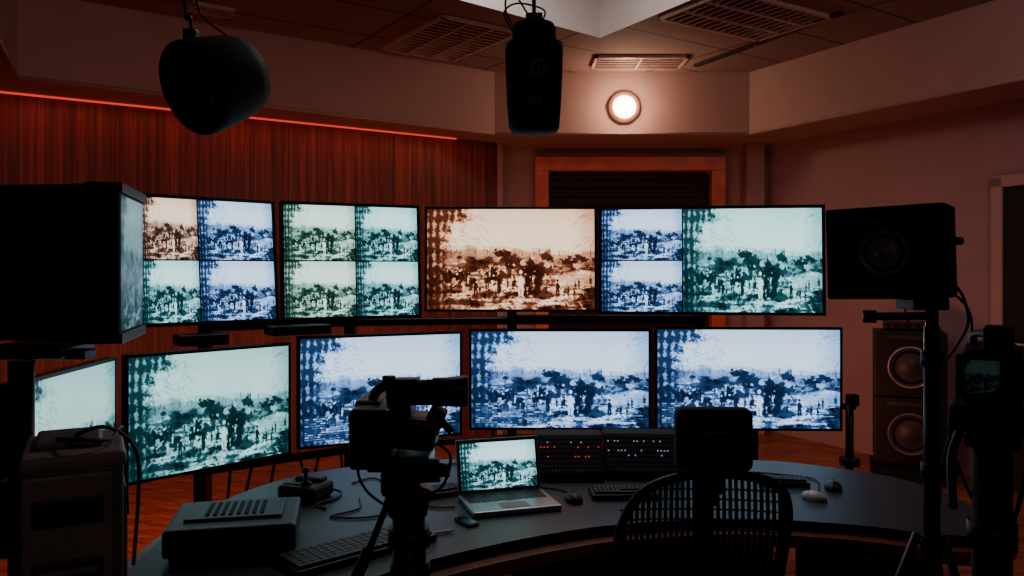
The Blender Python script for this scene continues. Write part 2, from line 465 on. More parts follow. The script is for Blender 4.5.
def vent(name, c, w, h, ang, n, cross=0):
    v = B(name, (c[0], c[1], CZ-.001), (0, 0, ang))
    v.box((0, 0, -.004), (w, h, .006), VENTD)
    for sx in (-1, 1): v.box((sx*w/2, 0, -.012), (.025, h+.025, .024), VENTM)
    for sy in (-1, 1): v.box((0, sy*h/2, -.012), (w+.025, .025, .024), VENTM)
    for i in range(1, n): v.box((0, -h/2+h*i/n, -.014), (w, .016, .014), VENTM)
    for i in range(1, cross): v.box((-w/2+w*i/cross, 0, -.016), (.016, h, .018), VENTM)
    v.done()
vent('ceiling_vent', (-.47, 5.88), .62, .92, math.radians(35), 14, 3)
vent('ceiling_vent', (1.56, 5.35), .62, .95, math.radians(-58), 14, 3)
vent('ceiling_vent', (1.03, 6.5), .72, .34, 0, 6, 2)
vent('ceiling_vent', (-1.95, 5.2), .26, .16, math.radians(35), 5)
sl = B('ceiling_slot')
sl.box((1.84, 5.93, CZ-.012), (.045, 1.5, .022), VENTD, rot=(0, 0, math.radians(25.5))); sl.done()  # thin dark box standing in for a slot in the ceiling

wl = B('wall_lamp', (.96, 6.87, 2.894), (0, 0, 0))
wl.lathe([(0, .13), (.03, .135), (.05, .12), (.05, .1)], (0, 0, 0), (0, -1, 0), BULBR)
wl.lathe([(.03, .10), (.07, .09), (.10, .06), (.112, 0)], (0, 0, 0), (0, -1, 0), BULB)
wl.done()

# ------------------------------------------------------------------ monitors
def monitor(name, a, b, z0, h, tiles, tilt=0., bez=.013, gap=.007):
    a = Vector(a); b = Vector(b); w = (b-a).length
    m = B(name, ((a.x+b.x)/2, (a.y+b.y)/2, z0), (-math.radians(tilt), 0, math.atan2(b.y-a.y, b.x-a.x)))
    m.box((0, .022, h/2), (w, .04, h), BLK, bev=.005)
    m.box((0, .055, h*.48), (w*.7, .04, h*.6), BLK2, bev=.015)
    m.box((0, .085, h*.5), (.2, .03, .2), BLKM, bev=.004)
    iw, ih = w-2*bez, h-2*bez
    gap = gap if len(tiles) > 1 else 0
    for (u0, v0, u1, v1, mat) in tiles:
        X0 = -w/2+bez+iw*u0+gap/2; X1 = -w/2+bez+iw*u1-gap/2
        Z0 = bez+ih*v0+gap/2; Z1 = bez+ih*v1-gap/2
        m.quad([(X0, -.0005, Z0), (X1, -.0005, Z0), (X1, -.0005, Z1), (X0, -.0005, Z1)], mat)
    for sx in (-1, 1): m.box((sx*(w/2-bez/2), 0, h/2), (bez, .008, h), BLK, bev=.002)
    for zz in (bez/2, h-bez/2): m.box((0, 0, zz), (w, .008, bez), BLK, bev=.002)
    m.done()
full = lambda mat: [(0, 0, 1, 1, mat)]
quad4 = lambda A, Bm, C, D, u=.5: [(0, .5, u, 1, A), (u, .5, 1, 1, Bm), (0, 0, u, .5, C), (u, 0, 1, .5, D)]
monitor('wall_monitor', (-1.535, 3.30), (-1.075, 3.70), 1.262, .565,
        quad4(S(GREYW), S(BLUE), S(TEAL), S(BLUE), .41), 6)
monitor('wall_monitor', (-1.07, 3.71), (-.45, 3.995), 1.262, .565,
        quad4(S(GREEN), S(TEAL), S(GREEN), S(TEAL), .52), 4)
monitor('wall_monitor', (-.44, 4.02), (.428, 4.02), 1.29, .53, full(S(SEPIA)), 2)
monitor('wall_monitor', (.433, 4.0), (1.515, 3.86), 1.278, .54,
        [(0, .5, .375, 1, S(BLUE)), (0, 0, .375, .5, S(BLUE)), (.375, 0, 1, 1, S(TEAL))], 2)
monitor('desk_monitor', (-1.43, 2.28), (-1.485, 3.0), .675, .5, full(S(TEAL, 1.2)))
monitor('desk_monitor', (-1.475, 3.05), (-.99, 3.58), .675, .5, full(S(TEAL, 1.5)))
monitor('desk_monitor', (-.965, 3.6), (-.245, 3.93), .69, .51, full(S(BLUE, 1.9, True)))
monitor('desk_monitor', (-.215, 4.0), (.695, 4.0), .70, .505, full(S(BLUE, 1.9, True)))
monitor('desk_monitor', (.715, 4.0), (1.64, 3.97), .70, .515, full(S(BLUE, 1.9, True)))

rk = B('monitor_rack')
posts = [(-.82, 4.05, 1.6), (-1.42, 3.70, 1.6), (-.0, 4.2, 1.7), (.3, 4.2, 1.2), (.97, 4.16, 1.7), (1.25, 4.16, 1.1), (-1.36, 3.5, 1.1), (-.70, 3.98, 1.1), (-1.65, 2.68, 1.0)]
for x, yy, zt in posts:
    rk.box((x, yy, zt/2), (.05, .05, zt), BLKM, bev=.004)
    rk.box((x, yy, .02), (.1, .5, .04), BLKM, bev=.006)
rk.tube([(-1.36, 3.5, .62), (-.70, 4.0, .62), (0, 4.2, .62), (1.25, 4.17, .62)], .02, BLKM, n=1)
rk.tube([(-1.42, 3.72, 1.235), (-.82, 4.07, 1.235), (0, 4.2, 1.235), (1.0, 4.17, 1.235)], .022, BLKM, n=1)
rk.box((.47, 4.08, 1.252), (.98, .12, .035), BLK2, bev=.004)
rk.cyl((1.73, 4.1, 0), (1.73, 4.1, .86), .02, BLKM)
rk.cyl((1.5, 4.12, .80), (1.76, 4.1, .80), .015, BLKM)
rk.box((1.73, 4.06, .84), (.05, .05, .06), BLKM, bev=.006)
rk.cyl((1.73, 4.1, 0), (1.73, 4.1, .03), .12, BLKM)
rk.cyl((1.73, 4.1, .5), (1.73, 4.1, .54), .05, BLKM)
rk.done()
for i, (x, yy, zz, ww, hh) in enumerate([(-1.33, 3.42, 1.204, .2, .045), (-.98, 3.66, 1.228, .27, .042)]):
    g = B('video_switcher', (x, yy, zz), (0, 0, .6))
    g.box((0, 0, 0), (ww, .14, hh), BLK, bev=.005)
    for k in range(4): g.cyl((-ww/2+.03+k*.03, -.071, 0), (-ww/2+.03+k*.03, -.075, 0), .006, GREYD)
    g.box((0, .13, 0), (.04, .14, .02), BLKM)
    g.done()

# ------------------------------------------------------------------ desk
front = [(-.46, 1.86), (-.36, 1.93), (-.26, 2.03), (-.087, 2.16), (.12, 2.28), (.32, 2.36), (.6, 2.41), (.82, 2.40), (1.05, 2.34), (1.2, 2.27)]
backp = [(1.36, 2.27), (1.44, 2.45), (1.46, 2.65), (1.38, 2.90), (1.125, 3.10), (.93, 3.16), (.5, 3.2), (0, 3.2), (-.4, 3.14), (-.72, 2.98), (-.9, 2.72), (-.97, 2.4), (-.97, 2.14), (-.93, 1.93), (-.7, 1.84)]
ol = [v.to_2d() for v in catmull([(x, y, 0) for x, y in front+backp], 5, True)]
def offset(P, dlt):
    out = []
    for i in range(len(P)):
        t_ = (P[(i+1) % len(P)]-P[i-1]).normalized(); out.append(P[i]+Vector((t_.y, -t_.x))*dlt)
    return out
area_ = sum(ol[i-1].x*ol[i].y-ol[i].x*ol[i-1].y for i in range(len(ol)))
sg = 1 if area_ > 0 else -1
dk = B('control_desk')
dk.prism(ol, .72, .75, DESK, BLK)
dk.prism(offset(ol, .055*sg), .685, .722, EDGE, EDGE)
for (x, yy, sx, sy, rz) in [(-.72, 2.35, .32, .5, .0), (.45, 2.9, .9, .3, 0), (1.2, 2.72, .3, .35, .3), (-.35, 2.75, .4, .3, .5)]:
    dk.box((x, yy, .3425), (sx, sy, .685), BLK2, rot=(0, 0, rz), bev=.006)
dk.done()
DZ = .75

def keyboard(loc, rot, w, dpt, rows=5, cols=14, name='keyboard'):
    k = B(name, (loc[0], loc[1], DZ), (0, 0, rot))
    k.box((0, 0, .009), (w, dpt, .018), BLK, bev=.004)
    cw = (w-.02)/cols; ch = (dpt-.02)/rows
    for j in range(rows):
        c0 = 0
        while c0 < cols:
            span = 5 if (j == 0 and c0 == 4) else 1
            span = min(span, cols-c0)
            x = -w/2+.01+(c0+span/2)*cw
            k.box((x, -dpt/2+.01+(j+.5)*ch, .021), (cw*span-.003, ch-.003, .009), KEY)
            c0 += span
    k.done()
keyboard((-.41, 2.13), math.radians(42), .42, .14, 6, 18)
keyboard((.37, 2.66), math.radians(2), .22, .11)
keyboard((-.235, 2.68), math.radians(30), .14, .09)
keyboard((.95, 2.80), math.radians(-12), .17, .07, 4, 10, 'remote_control_panel')

def mouse(loc, rot, mat, s=1.):
    m = B('computer_mouse', (loc[0], loc[1], DZ), (0, 0, rot))
    m.lathe([(0, .03*s), (.008*s, .032*s), (.018*s, .028*s), (.028*s, .016*s), (.031*s, 0)], (0, 0, 0), (0, 0, 1), mat)
    bmesh.ops.scale(m.bm, vec=(1, 1.7, 1), verts=m.bm.verts)
    m.box((0, .025*s, .027*s), (.006*s, .018*s, .008*s), GREYD, bev=.002)
    m.done()
mouse((.99, 2.62), .6, WHITE, .85); mouse((.20, 2.60), .2, BLK, .9); mouse((1.10, 2.74), -.3, BLK, .9)

lp = B('laptop', (-.01, 2.55, DZ), (0, 0, math.radians(17)))
lp.box((0, 0, .010), (.285, .205, .016), SILV, bev=.004)
for j in range(5):
    for c in range(13):
        lp.box((-.12+c*.02, .005+j*.017, .0185), (.017, .014, .002), KEY)
lp.box((0, -.055, .0185), (.09, .055, .001), GREY)
nv = len(lp.bm.verts)
lp.box((0, 0, .088), (.285, .008, .176), SILV, bev=.003)
lp.box((0, -.0042, .088), (.275, .001, .166), BLK)
lp.quad([(-.13, -.0052, .013), (.13, -.0052, .013), (.13, -.0052, .163), (-.13, -.0052, .163)], S(TEAL))
lp.xform_from(nv, Matrix.Translation((0, .1, .016)) @ Matrix.Rotation(math.radians(-14), 4, 'X'))
lp.done()

def console(name, loc, w, rot, cols, kind):
    c = B(name, (loc[0], loc[1], DZ), (0, 0, rot))
    prof = [(-.10, 0), (-.10, .03), (.03, .14), (.11, .145), (.11, 0)]
    t = bmesh.new()
    L_ = [t.verts.new((-w/2, a, b)) for a, b in prof]; R_ = [t.verts.new((w/2, a, b)) for a, b in prof]
    t.faces.new(L_); t.faces.new(R_[::-1]); n = len(prof)
    for i in range(n): t.faces.new((L_[i], L_[(i+1) % n], R_[(i+1) % n], R_[i]))
    bmesh.ops.recalc_face_normals(t, faces=t.faces)
    bmesh.ops.bevel(t, geom=t.edges[:], offset=.003, segments=1, affect='EDGES')
    c._add(t, BLK2)
    sl_ = math.atan2(.11, .13)
    def on(u, s_): return (u, -.10+.13*s_, .03+.11*s_+.002)
    for j in range(7):
        for i in range(cols):
            u = -w/2+.015+i*(w-.03)/(cols-1)
            if kind == 'red': ch_ = [GREYD]*10+[LR]*(6 if j in (2, 4) else 0)+[LW]*(1 if j == 5 else 0)
            else: ch_ = [GREYD]*9+[LW]*(6 if j in (3, 5) else 0)+[LB]*(1 if j in (2, 3) else 0)
            c.box(on(u, .16+j*.125), (.005, .004, .003), random.choice(ch_), rot=(sl_, 0, 0))
    for i in range(cols-2):
        u = -w/2+.03+i*(w-.06)/(cols-3)
        c.box(on(u, .05), (.003, .015, .004), GREYD, rot=(sl_, 0, 0))
    c.done()
console('mixing_console', (.21, 2.93), .24, 0, 18, 'red')
console('mixing_console', (.48, 2.95), .28, math.radians(-3), 22, 'white')

cs = B('video_deck', (-.755, 2.19, DZ), (0, 0, math.radians(12)))
cs.box((0, 0, .010), (.30, .25, .02), BLK2, bev=.004)
cs.box((0, 0, .05), (.33, .27, .072), BLK, bev=.010, seg=3)
cs.box((0, .02, .089), (.25, .17, .008), BLK, bev=.003)
cs.box((-.02, -.137, .06), (.2, .006, .02), GLASS, bev=.001)
for i in range(5): cs.box((-.11+i*.05, -.137, .032), (.03, .006, .008), GREYD, bev=.001)
for i in range(8): cs.box((-.07+i*.02, .02, .094), (.01, .12, .003), BLK2)
cs.cyl((.135, -.134, .06), (.135, -.145, .06), .012, GREYD)
cs.done()

# small black joystick controller box
tp = B('joystick_controller', (-.68, 2.64, DZ), (0, 0, math.radians(-20)))
tp.box((0, 0, .026), (.14, .13, .05), BLK, bev=.014, seg=3)
tp.box((0, .03, .055), (.10, .05, .02), BLK, bev=.008)
tp.lathe([(0, .022), (.008, .02), (.014, .008), (.04, .006), (.045, .012), (.055, .012), (.06, 0)], (.02, -.03, .05), (0, 0, 1), BLK)
for i in range(4): tp.box((-.05+i*.016, -.04, .052), (.01, .01, .005), GREYD, bev=.001)
tp.tube([(.05, .06, .02), (.09, .07, .006), (.11, .0, .005), (.09, -.07, .005), (.14, -.10, .005)], .004, RUB)
tp.done()
ph = B('smartphone', (-.135, 2.37, DZ), (0, 0, .6))
ph.box((0, 0, .005), (.038, .085, .009), BLK, bev=.003); ph.box((0, 0, .0098), (.033, .075, .001), GLASS); ph.done()
pe = B('desk_pen', (-.21, 2.27, DZ+.005), (0, 0, .5)); pe.cyl((-.05, 0, 0), (.04, 0, 0), .004, WHITE); pe.cyl((.04, 0, 0), (.055, 0, 0), .004, SILV, .001); pe.done()

# ------------------------------------------------------------------ office chair
ch = B('office_chair', (.45, 1.9, 0), (0, 0, math.radians(-3)))
k = .002375
def cp(px, py, dy=0.): return Vector(((px-702)*k, dy, 1.5-(py-270)*k))
loop = [cp(640, 650), cp(620, 590, -.02), cp(617, 545, -.03), cp(628, 506, -.04), cp(655, 482, -.03), cp(702, 474, -.0),
        cp(748, 473, -.03), cp(774, 482, -.04), cp(782, 505, -.04), cp(779, 545, -.03), cp(772, 590, -.02), cp(757, 650)]
ch.tube(loop, .012, BLK, closed=True, n=5)
LP = catmull(loop, 10, True)
def top_at(x):
    return max([p for p in LP if abs(p.x-x) < .012], key=lambda p: p.z)
NR = 27
for i in range(NR):
    x = -.185+i*.36/(NR-1)
    p = top_at(x*.98)
    ch.tube([(x*.98, p.y, p.z), (x, -.005-.03*abs(x)/.2, p.z-.12), (x*.97, .02, p.z-.25), (x*.9, .0, .63)], .0046, MESHF, n=3, seg=6)
for j in range(14):
    z = .985-j*.024
    ch.tube([(-.195, -.035, z), (-.1, .0, z-.006), (0, .012, z-.008), (.1, 0, z-.006), (.18, -.035, z)], .0024, MESHF, n=4, seg=5)
ch.box((.0, -.01, .88), (.045, .03, .5), BLK, bev=.01)
ch.box((0, -.035, .62), (.2, .05, .12), BLK, bev=.02)
ch.box((.027, .0, 1.10), (.18, .06, .148), FABR, bev=.018, seg=4)
ch.box((.027, -.035, 1.09), (.09, .02, .07), BLK, bev=.006)
ch.cyl((.02, -.02, .95), (.027, -.03, 1.09), .013, BLKM)
ch.box((.02, -.02, 1.0), (.05, .03, .05), BLK, bev=.006)
ch.box((0, .25, .47), (.5, .46, .08), FABR, bev=.035, seg=4)
ch.tube([(0, -.03, .60), (0, -.02, .45), (0, .08, .40), (0, .25, .41)], .025, BLKM)
for sx in (-1, 1):
    ch.tube([(sx*.2, .22, .41), (sx*.30, .2, .43), (sx*.325, .12, .55), (sx*.325, .08, .66)], .016, BLKM)
    ch.box((sx*.325, .08, .675), (.085, .26, .03), BLK, bev=.013, seg=3)
ch.cyl((0, .25, .42), (0, .25, .1), .025, BLKM)
for i in range(5):
    a = i*2*pi/5+.3
    ex, ey = .3*math.cos(a), .25+.3*math.sin(a)
    ch.tube([(0, .25, .12), (ex*.5, .25+(ey-.25)*.5, .105), (ex, ey, .075)], lambda t_: .026-.01*t_, BLK)
    ch.cyl((ex-.02, ey, .03), (ex+.02, ey, .03), .03, BLK2)
    ch.cyl((ex, ey, .03), (ex, ey, .08), .008, BLKM)
ch.done()

def tripod(b, x, yy, ztop, spread, r=.014, a0=.5, mid=.35):
    for i in range(3):
        a = a0+i*2*pi/3
        fx, fy = x+spread*math.cos(a), yy+spread*math.sin(a)
        hx_, hy_ = x+.035*math.cos(a), yy+.035*math.sin(a)
        b.tube([(hx_, hy_, ztop), (fx, fy, .015)], r, BLKM, n=1)
        b.sph((fx, fy, .018), .018, RUB, seg=12)
        b.tube([(x, yy, ztop*mid), (x+(fx-x)*.55, yy+(fy-yy)*.55, ztop*.46)], r*.6, BLKM, n=1)

# foreground video camera on tripod
vc = B('video_camera_tripod')
kk = .002; D = 1.6
def V(px, py, dy=0.): return Vector(((px-512)*kk, D+dy, 1.5-(py-270)*kk))
vc.box(V(378, 430), (.08, .2, .115), BLK, bev=.01, seg=3)
vc.box(V(370, 408, .02), (.05, .12, .04), BLK, bev=.008)
vc.box(V(418, 430), (.08, .12, .06), BLK, rot=(0, .1, 0), bev=.01)
vc.box(V(400, 412, .02), (.05, .1, .04), BLK, bev=.008)
vc.lathe([(-.03, .0), (-.03, .018), (0, .024), (.04, .026), (.06, .026), (.063, .029), (.09, .029), (.125, .032), (.132, .031), (.132, .024), (.115, 0)], V(402, 393), (1, .05, .02), BLK)
vc.box(V(407, 381), (.05, .04, .012), BLK, bev=.004)
vc.tube([V(372, 405), V(376, 392), V(390, 384), V(410, 386)], .010, BLK)
vc.lathe([(0, 0), (0, .013), (.016, .014), (.016, 0)], V(389, 384), (0, 0, 1), BLK)
vc.lathe([(0, .045), (.02, .05), (.08, .042), (.10, .047), (.14, .05), (.14, .035), (.12, 0)], V(378, 428, .1), (-.15, 1, .05), BLK)
vc.box(V(435, 420), (.035, .06, .05), BLK2, rot=(0, .4, 0), bev=.006)
vc.cyl(V(440, 420), V(452, 432), .008, BLKM)
vc.box(V(402, 458), (.12, .12, .03), BLKM, bev=.004)
vc.box(V(402, 478), (.075, .09, .06), BLK, bev=.012)
vc.cyl(V(384, 472), V(440, 470), .024, BLK)
vc.cyl(V(440, 470), V(450, 470), .014, GREYD)
vc.box(V(420, 492), (.05, .05, .03), BLK, rot=(0, .3, 0), bev=.008)
vc.lathe([(0, .02), (.01, .038), (.03, .042), (.055, .036), (.07, .03)], V(408, 520), (0, 0, 1), BLK)
vc.cyl(V(409, 515), V(410, 640), .034, BLKM); vc.cyl(V(409, 526), V(409, 545), .042, BLK)
vc.cyl(V(410, 560), V(410, 580), .040, BLK)
vc.tube([V(395, 480, -.03), V(388, 505, -.06), V(372, 545, -.08), V(352, 590, -.1)], .007, BLKM)
vc.tube([V(376, 535, -.08), V(352, 590, -.1)], .012, RUB, n=1)
vc.tube([V(366, 450), V(358, 470), V(366, 490), V(385, 505), V(400, 508)], .003, RUB)
vc.tube([V(430, 440), V(450, 455), V(443, 485), V(420, 500)], .003, RUB)
tripod(vc, (410-512)*kk, D, .86, .42, .015, a0=.2)
vc.done()

# ------------------------------------------------------------------ right: speaker on stand
sp = B('studio_speaker_stand')
def speaker_front(b, M_, w, h, dpt, cones, mat=BLK):
    nv = len(b.bm.verts)
    b.box((0, dpt/2, 0), (w, dpt, h), mat, bev=.006, seg=2)
    for (cx, cz, R, ringm, cm) in cones:
        b.lathe([(.001, R*1.12), (.006, R*1.08), (.006, R), (.001, R*.9), (.003, R*.4), (.009, R*.32), (.013, R*.2), (.014, 0)],
                (cx, 0, cz), (0, -1, 0), cm)
        b.torus((cx, -.005, cz), (0, 1, 0), R*1.05, R*.045, ringm)
        b.torus((cx, -.003, cz), (0, 1, 0), R*.82, R*.06, BLK2)
    b.xform_from(nv, M_)
Mx = Matrix.Translation((.918, 1.975, 1.543)) @ Euler((0, math.radians(-1.5), math.radians(-36))).to_matrix().to_4x4()
speaker_front(sp, Mx, .275, .23, .17, [(.0, -.0, .052, CONEL, CONEL)], BLK2)
sp.box((1.04, 2.03, 1.415), (.09, .1, .03), BLKM, bev=.005)
sp.cyl((1.05, 2.0, 1.42), (1.05, 2.0, .1), .015, BLKM)
sp.cyl((1.05, 2.0, 1.36), (1.05, 2.0, .8), .019, BLKM)
sp.cyl((.89, 1.98, 1.385), (1.05, 2.0, 1.385), .010, BLKM)
sp.cyl((.885, 1.98, 1.40), (.885, 1.98, 1.37), .016, BLK)
for z in (1.30, 1.02, .84): sp.cyl((1.05, 2.0, z), (1.05, 2.0, z-.04), .026, BLK)
sp.cyl((1.05, 2.0, 1.0), (1.10, 1.97, 1.0), .012, BLK)
sp.cyl((1.045, 1.92, 1.57), (1.083, 1.93, 1.57), .010, BLKM)
tripod(sp, 1.05, 2.0, .84, .34, .011, a0=.9)
sp.tube([(1.10, 2.0, 1.47), (1.14, 2.02, 1.43), (1.15, 2.02, 1.36), (1.09, 2.0, 1.28)], .004, RUB)
sp.tube([(1.08, 2.0, 1.46), (1.17, 2.04, 1.38), (1.13, 2.0, 1.2), (1.07, 2.0, .95), (1.075, 2.0, .4)], .0035, RUB)
sp.done()

# right edge studio camera on pedestal
sc = B('studio_camera_pedestal', (.90, 1.5, 0), (0, 0, math.radians(-31)))
sc.box((0, .08, 1.30), (.10, .22, .1), BLK2, bev=.012, seg=3)
sc.box((.01, .02, 1.372), (.05, .08, .045), BLK2, bev=.008)
sc.tube([(-.03, .15, 1.34), (-.03, .10, 1.372), (.01, .0, 1.375), (.03, -.02, 1.34)], .008, BLK)
sc.lathe([(0, .045), (.04, .045), (.05, .038), (.12, .038), (.14, .046), (.17, .05), (.17, .042), (.15, 0)], (0, .19, 1.295), (0, 1, 0), BLK)
nv = len(sc.bm.verts)
sc.box((0, 0, 0), (.08, .012, .08), BLK2, bev=.004)
sc.quad([(-.032, -.0065, -.030), (.032, -.0065, -.030), (.032, -.0065, .030), (-.032, -.0065, .030)], S(TEAL, .02))
sc.xform_from(nv, Matrix.Translation((-.02, -.05, 1.305)) @ Euler((0, 0, .3)).to_matrix().to_4x4())
sc.box((-.01, 0, 1.228), (.12, .14, .05), BLK2, bev=.01)
sc.box((0, 0, 1.187), (.09, .1, .03), BLKM, bev=.006)
sc.cyl((-.055, 0, 1.21), (.05, 0, 1.21), .02, BLK)
sc.cyl((0, 0, 1.18), (0, 0, .12), .034, BLK2)
sc.cyl((0, 0, 1.03), (0, 0, .98), .042, BLK)
sc.cyl((0, 0, .12), (0, 0, .05), .09, BLKM)
for i in range(3):
    a = 1.9+i*2*pi/3
    x_, y_ = .2*math.cos(a), .2*math.sin(a)
    sc.tube([(0, 0, .09), (x_, y_, .07)], .02, BLKM, n=1); sc.cyl((x_-.015, y_, .03), (x_+.015, y_, .03), .03, RUB)
sc.tube([(-.05, -.02, 1.2), (-.065, -.05, 1.15), (-.06, -.1, 1.07)], .008, BLKM)
sc.tube([(-.04, 0, 1.26), (-.07, 0, 1.21), (-.06, 0, 1.14), (-.03, 0, 1.06)], .003, RUB)
sc.tube([(.03, -.05, 1.25), (.055, -.05, 1.18), (.04, -.04, 1.07), (.02, 0, .99)], .004, RUB)
sc.done()

for i, z in enumerate((.365, .835)):
    s_ = B('floor_speaker', (2.80, 5.62, z), (0, 0, math.radians(-22)))
    speaker_front(s_, Matrix.Identity(4), .46, .46, .36, [(0, -.02, .135, RING if i else GREYC, CONE)], BLK)
    s_.box((0, -.002, .19), (.3, .006, .03), GREYD, bev=.002)
    if i == 0: s_.box((0, .18, -.25), (.4, .3, .03), BLK2, bev=.003)
    s_.done()
st = B('speaker_plinth', (2.80, 5.62, 0), (0, 0, math.radians(-22))); st.box((0, .18, .05), (.5, .4, .1), BLK2, bev=.006); st.done()
am = B('audio_amplifier', (2.86, 5.75, 1.067), (0, 0, math.radians(-22)))
am.box((0, .05, .03), (.34, .26, .055), BLK, bev=.006)
for i in range(4): am.cyl((-.12+i*.07, -.08, .03), (-.12+i*.07, -.095, .03), .014, GREYD)
am.tube([(.1, .05, .05), (.14, .0, .28), (.05, .0, .42), (-.05, .05, .3), (0, .1, .05)], .008, RUB)
am.done()

# ------------------------------------------------------------------ left : CRT field monitor on stand
cr_ = B('crt_monitor', (-1.016, 2.14, 1.3175), (0, 0, math.atan2(.34, -.0965)))
W_, H_ = .35, .40
cr_.box((0, .04, H_/2), (W_, .08, H_), BLK2, bev=.008)
t = bmesh.new(); bmesh.ops.create_cube(t, size=1)
for v_ in t.verts:
    back = v_.co.y > 0
    v_.co = Vector((v_.co.x*(W_*.96 if not back else W_*.84), .07 if not back else .42, H_/2+v_.co.z*(H_*.98 if not back else H_*.9)))
bmesh.ops.bevel(t, geom=t.edges[:], offset=.01, segments=2, affect='EDGES')
cr_._add(t, BLK2)
cr_.quad([(-W_/2+.018, -.001, .03), (W_/2-.018, -.001, .03), (W_/2-.018, -.001, H_-.03), (-W_/2+.018, -.001, H_-.03)], S(TEAL, .4))
for zz in (.012, H_-.012): cr_.box((0, -.002, zz), (W_, .01, .024), BLK, bev=.002)
for i in range(6): cr_.box((-W_/2-.001+.008, .15+i*.035, H_/2), (.006, .012, .22), BLK, bev=.001)
cr_.done()
cst = B('monitor_stand')
cst.cyl((-1.245, 2.03, 0), (-1.245, 2.03, 1.27), .03, BLKM)
cst.box((-1.22, 2.06, 1.295), (.2, .2, .03), BLKM, rot=(0, 0, .1), bev=.006)
cst.box((-1.13, 2.05, 1.285), (.1, .06, .025), BLKM, bev=.004)
cst.cyl((-1.245, 2.03, .9), (-1.245, 2.03, .97), .045, BLK)
cst.cyl((-1.245, 2.03, 0), (-1.245, 2.03, .03), .2, BLKM)
cst.done()

tw_ = B('equipment_tower', (-.885, 1.62, .665), (0, 0, math.radians(28)))
tw_.box((0, 0, .24), (.17, .24, .45), GREYC, bev=.012, seg=3)
tw_.box((0, 0, .47), (.18, .25, .03), GREY, bev=.01, seg=3)
tw_.box((-.01, -.122, .25), (.15, .012, .40), GREY, bev=.006)
tw_.box((-.01, -.13, .38), (.12, .008, .05), GREYD, bev=.003)
tw_.box((-.01, -.13, .2), (.12, .008, .18), GREYD, bev=.003)
for i in range(6): tw_.box((-.01, -.136, .13+i*.028), (.1, .004, .01), GREY)
tw_.box((.087, -.02, .31), (.006, .15, .2), BLK, bev=.004)
tw_.box((.091, .02, .30), (.003, .05, .085), LT)
tw_.box((.091, -.06, .28), (.003, .035, .14), GREYD)
tw_.box((-.01, .02, .49), (.12, .15, .02), GREYC, bev=.008)
tw_.tube([(.0, .0, .50), (.05, -.04, .52), (.10, .0, .48), (.12, .04, .40), (.11, .06, .2)], .004, RUB)
tw_.tube([(-.03, -.02, .50), (-.0, -.10, .51), (.06, -.08, .50), (.09, .06, .49), (.10, .1, .3)], .004, RUB)
tw_.done()
ct = B('equipment_cart', (-.885, 1.62, 0), (0, 0, math.radians(28)))
for z in (.12, .65): ct.box((0, 0, z), (.26, .34, .025), BLKM, bev=.005)
for sx in (-1, 1):
    for sy in (-1, 1):
        ct.cyl((sx*.115, sy*.155, .05), (sx*.115, sy*.155, .66), .01, BLKM); ct.cyl((sx*.115-.01, sy*.155, .028), (sx*.115+.01, sy*.155, .028), .027, RUB)
ct.done()

# ------------------------------------------------------------------ hanging fixtures
hf = B('hanging_spotlight')
c = Vector((-.905, 2.42, 2.065)); ax = Vector((-.48, -.66, -.36)).normalized()
hf.lathe([(-.14, 0), (-.138, .09), (-.125, .112), (-.08, .128), (0, .138), (.05, .142), (.075, .142), (.085, .135), (.075, .122), (.03, .112), (.02, .07), (.02, 0)], c, ax, BLK2, seg=40)
hf.lathe([(.022, .065), (.04, .06), (.05, .035), (.052, 0)], c, ax, BLK)
hf.torus(c+ax*.028, ax, .09, .005, BLK)
hf.torus(c+ax*.075, ax, .134, .007, BLKM)
top = c+Vector((-.065, 0, .155))
hf.tube([c-ax*.05+Vector((-.04, 0, .10)), c+Vector((-.06, 0, .13)), top], .018, BLKM)
hf.box(tuple(top+Vector((0, 0, -.01))), (.04, .04, .035), BLKM, bev=.006)
hf.tube([top, top+Vector((-.004, 0, .05)), top+Vector((-.02, 0, .12)), (top.x-.02, top.y, 3.19)], .005, BLKM); hf.cyl((top.x-.02, top.y, 3.15), (top.x-.02, top.y, 3.199), .05, BLKM)
hf.tube([c-ax*.10+Vector((0, 0, .10)), c+Vector((-.02, 0, .19)), top+Vector((.02, 0, .08)), top+Vector((-.015, .0, .25))], .003, RUB)
hf.done()

hs = B('hanging_speaker', (.066, 2.4, 0), (0, 0, 0))
hs.lathe([(1.905, 0), (1.907, .04), (1.912, .066), (1.925, .076), (1.99, .081), (2.08, .085), (2.16, .087), (2.178, .082), (2.184, .070),
          (2.186, .066), (2.22, .066), (2.236, .06), (2.242, .04), (2.242, 0)], (0, 0, 0), (0, 0, 1), BLK2, seg=40)
hs.torus((0, 0, 2.172), (0, 0, 1), .086, .004, BLKM)
hs.lathe([(0, .034), (.012, .032), (.012, .02), (.004, 0)], (.01, -.078, 2.085), (0, -1, .03), CONE)
hs.lathe([(0, .018), (.004, .017), (.008, 0)], (.01, -.084, 2.085), (0, -1, .03), GLASS)
hs.box((0, -.077, 1.99), (.05, .01, .03), BLK, bev=.003)
hs.box((0, 0, 2.255), (.05, .03, .03), BLKM, bev=.004)
hs.tube([(-.045, 0, 2.20), (-.085, 0, 2.28), (-.07, 0, 2.34), (-.02, 0, 2.27)], .003, RUB)
hs.tube([(-.06, 0, 2.21), (-.09, 0, 2.27), (-.05, 0, 2.30), (.03, 0, 2.28), (.02, 0, 2.24)], .003, RUB)
hs.cyl((0, 0, 2.25), (0, 0, 3.19), .006, BLKM); hs.cyl((0, 0, 3.16), (0, 0, 3.199), .05, BLKM)
hs.done()

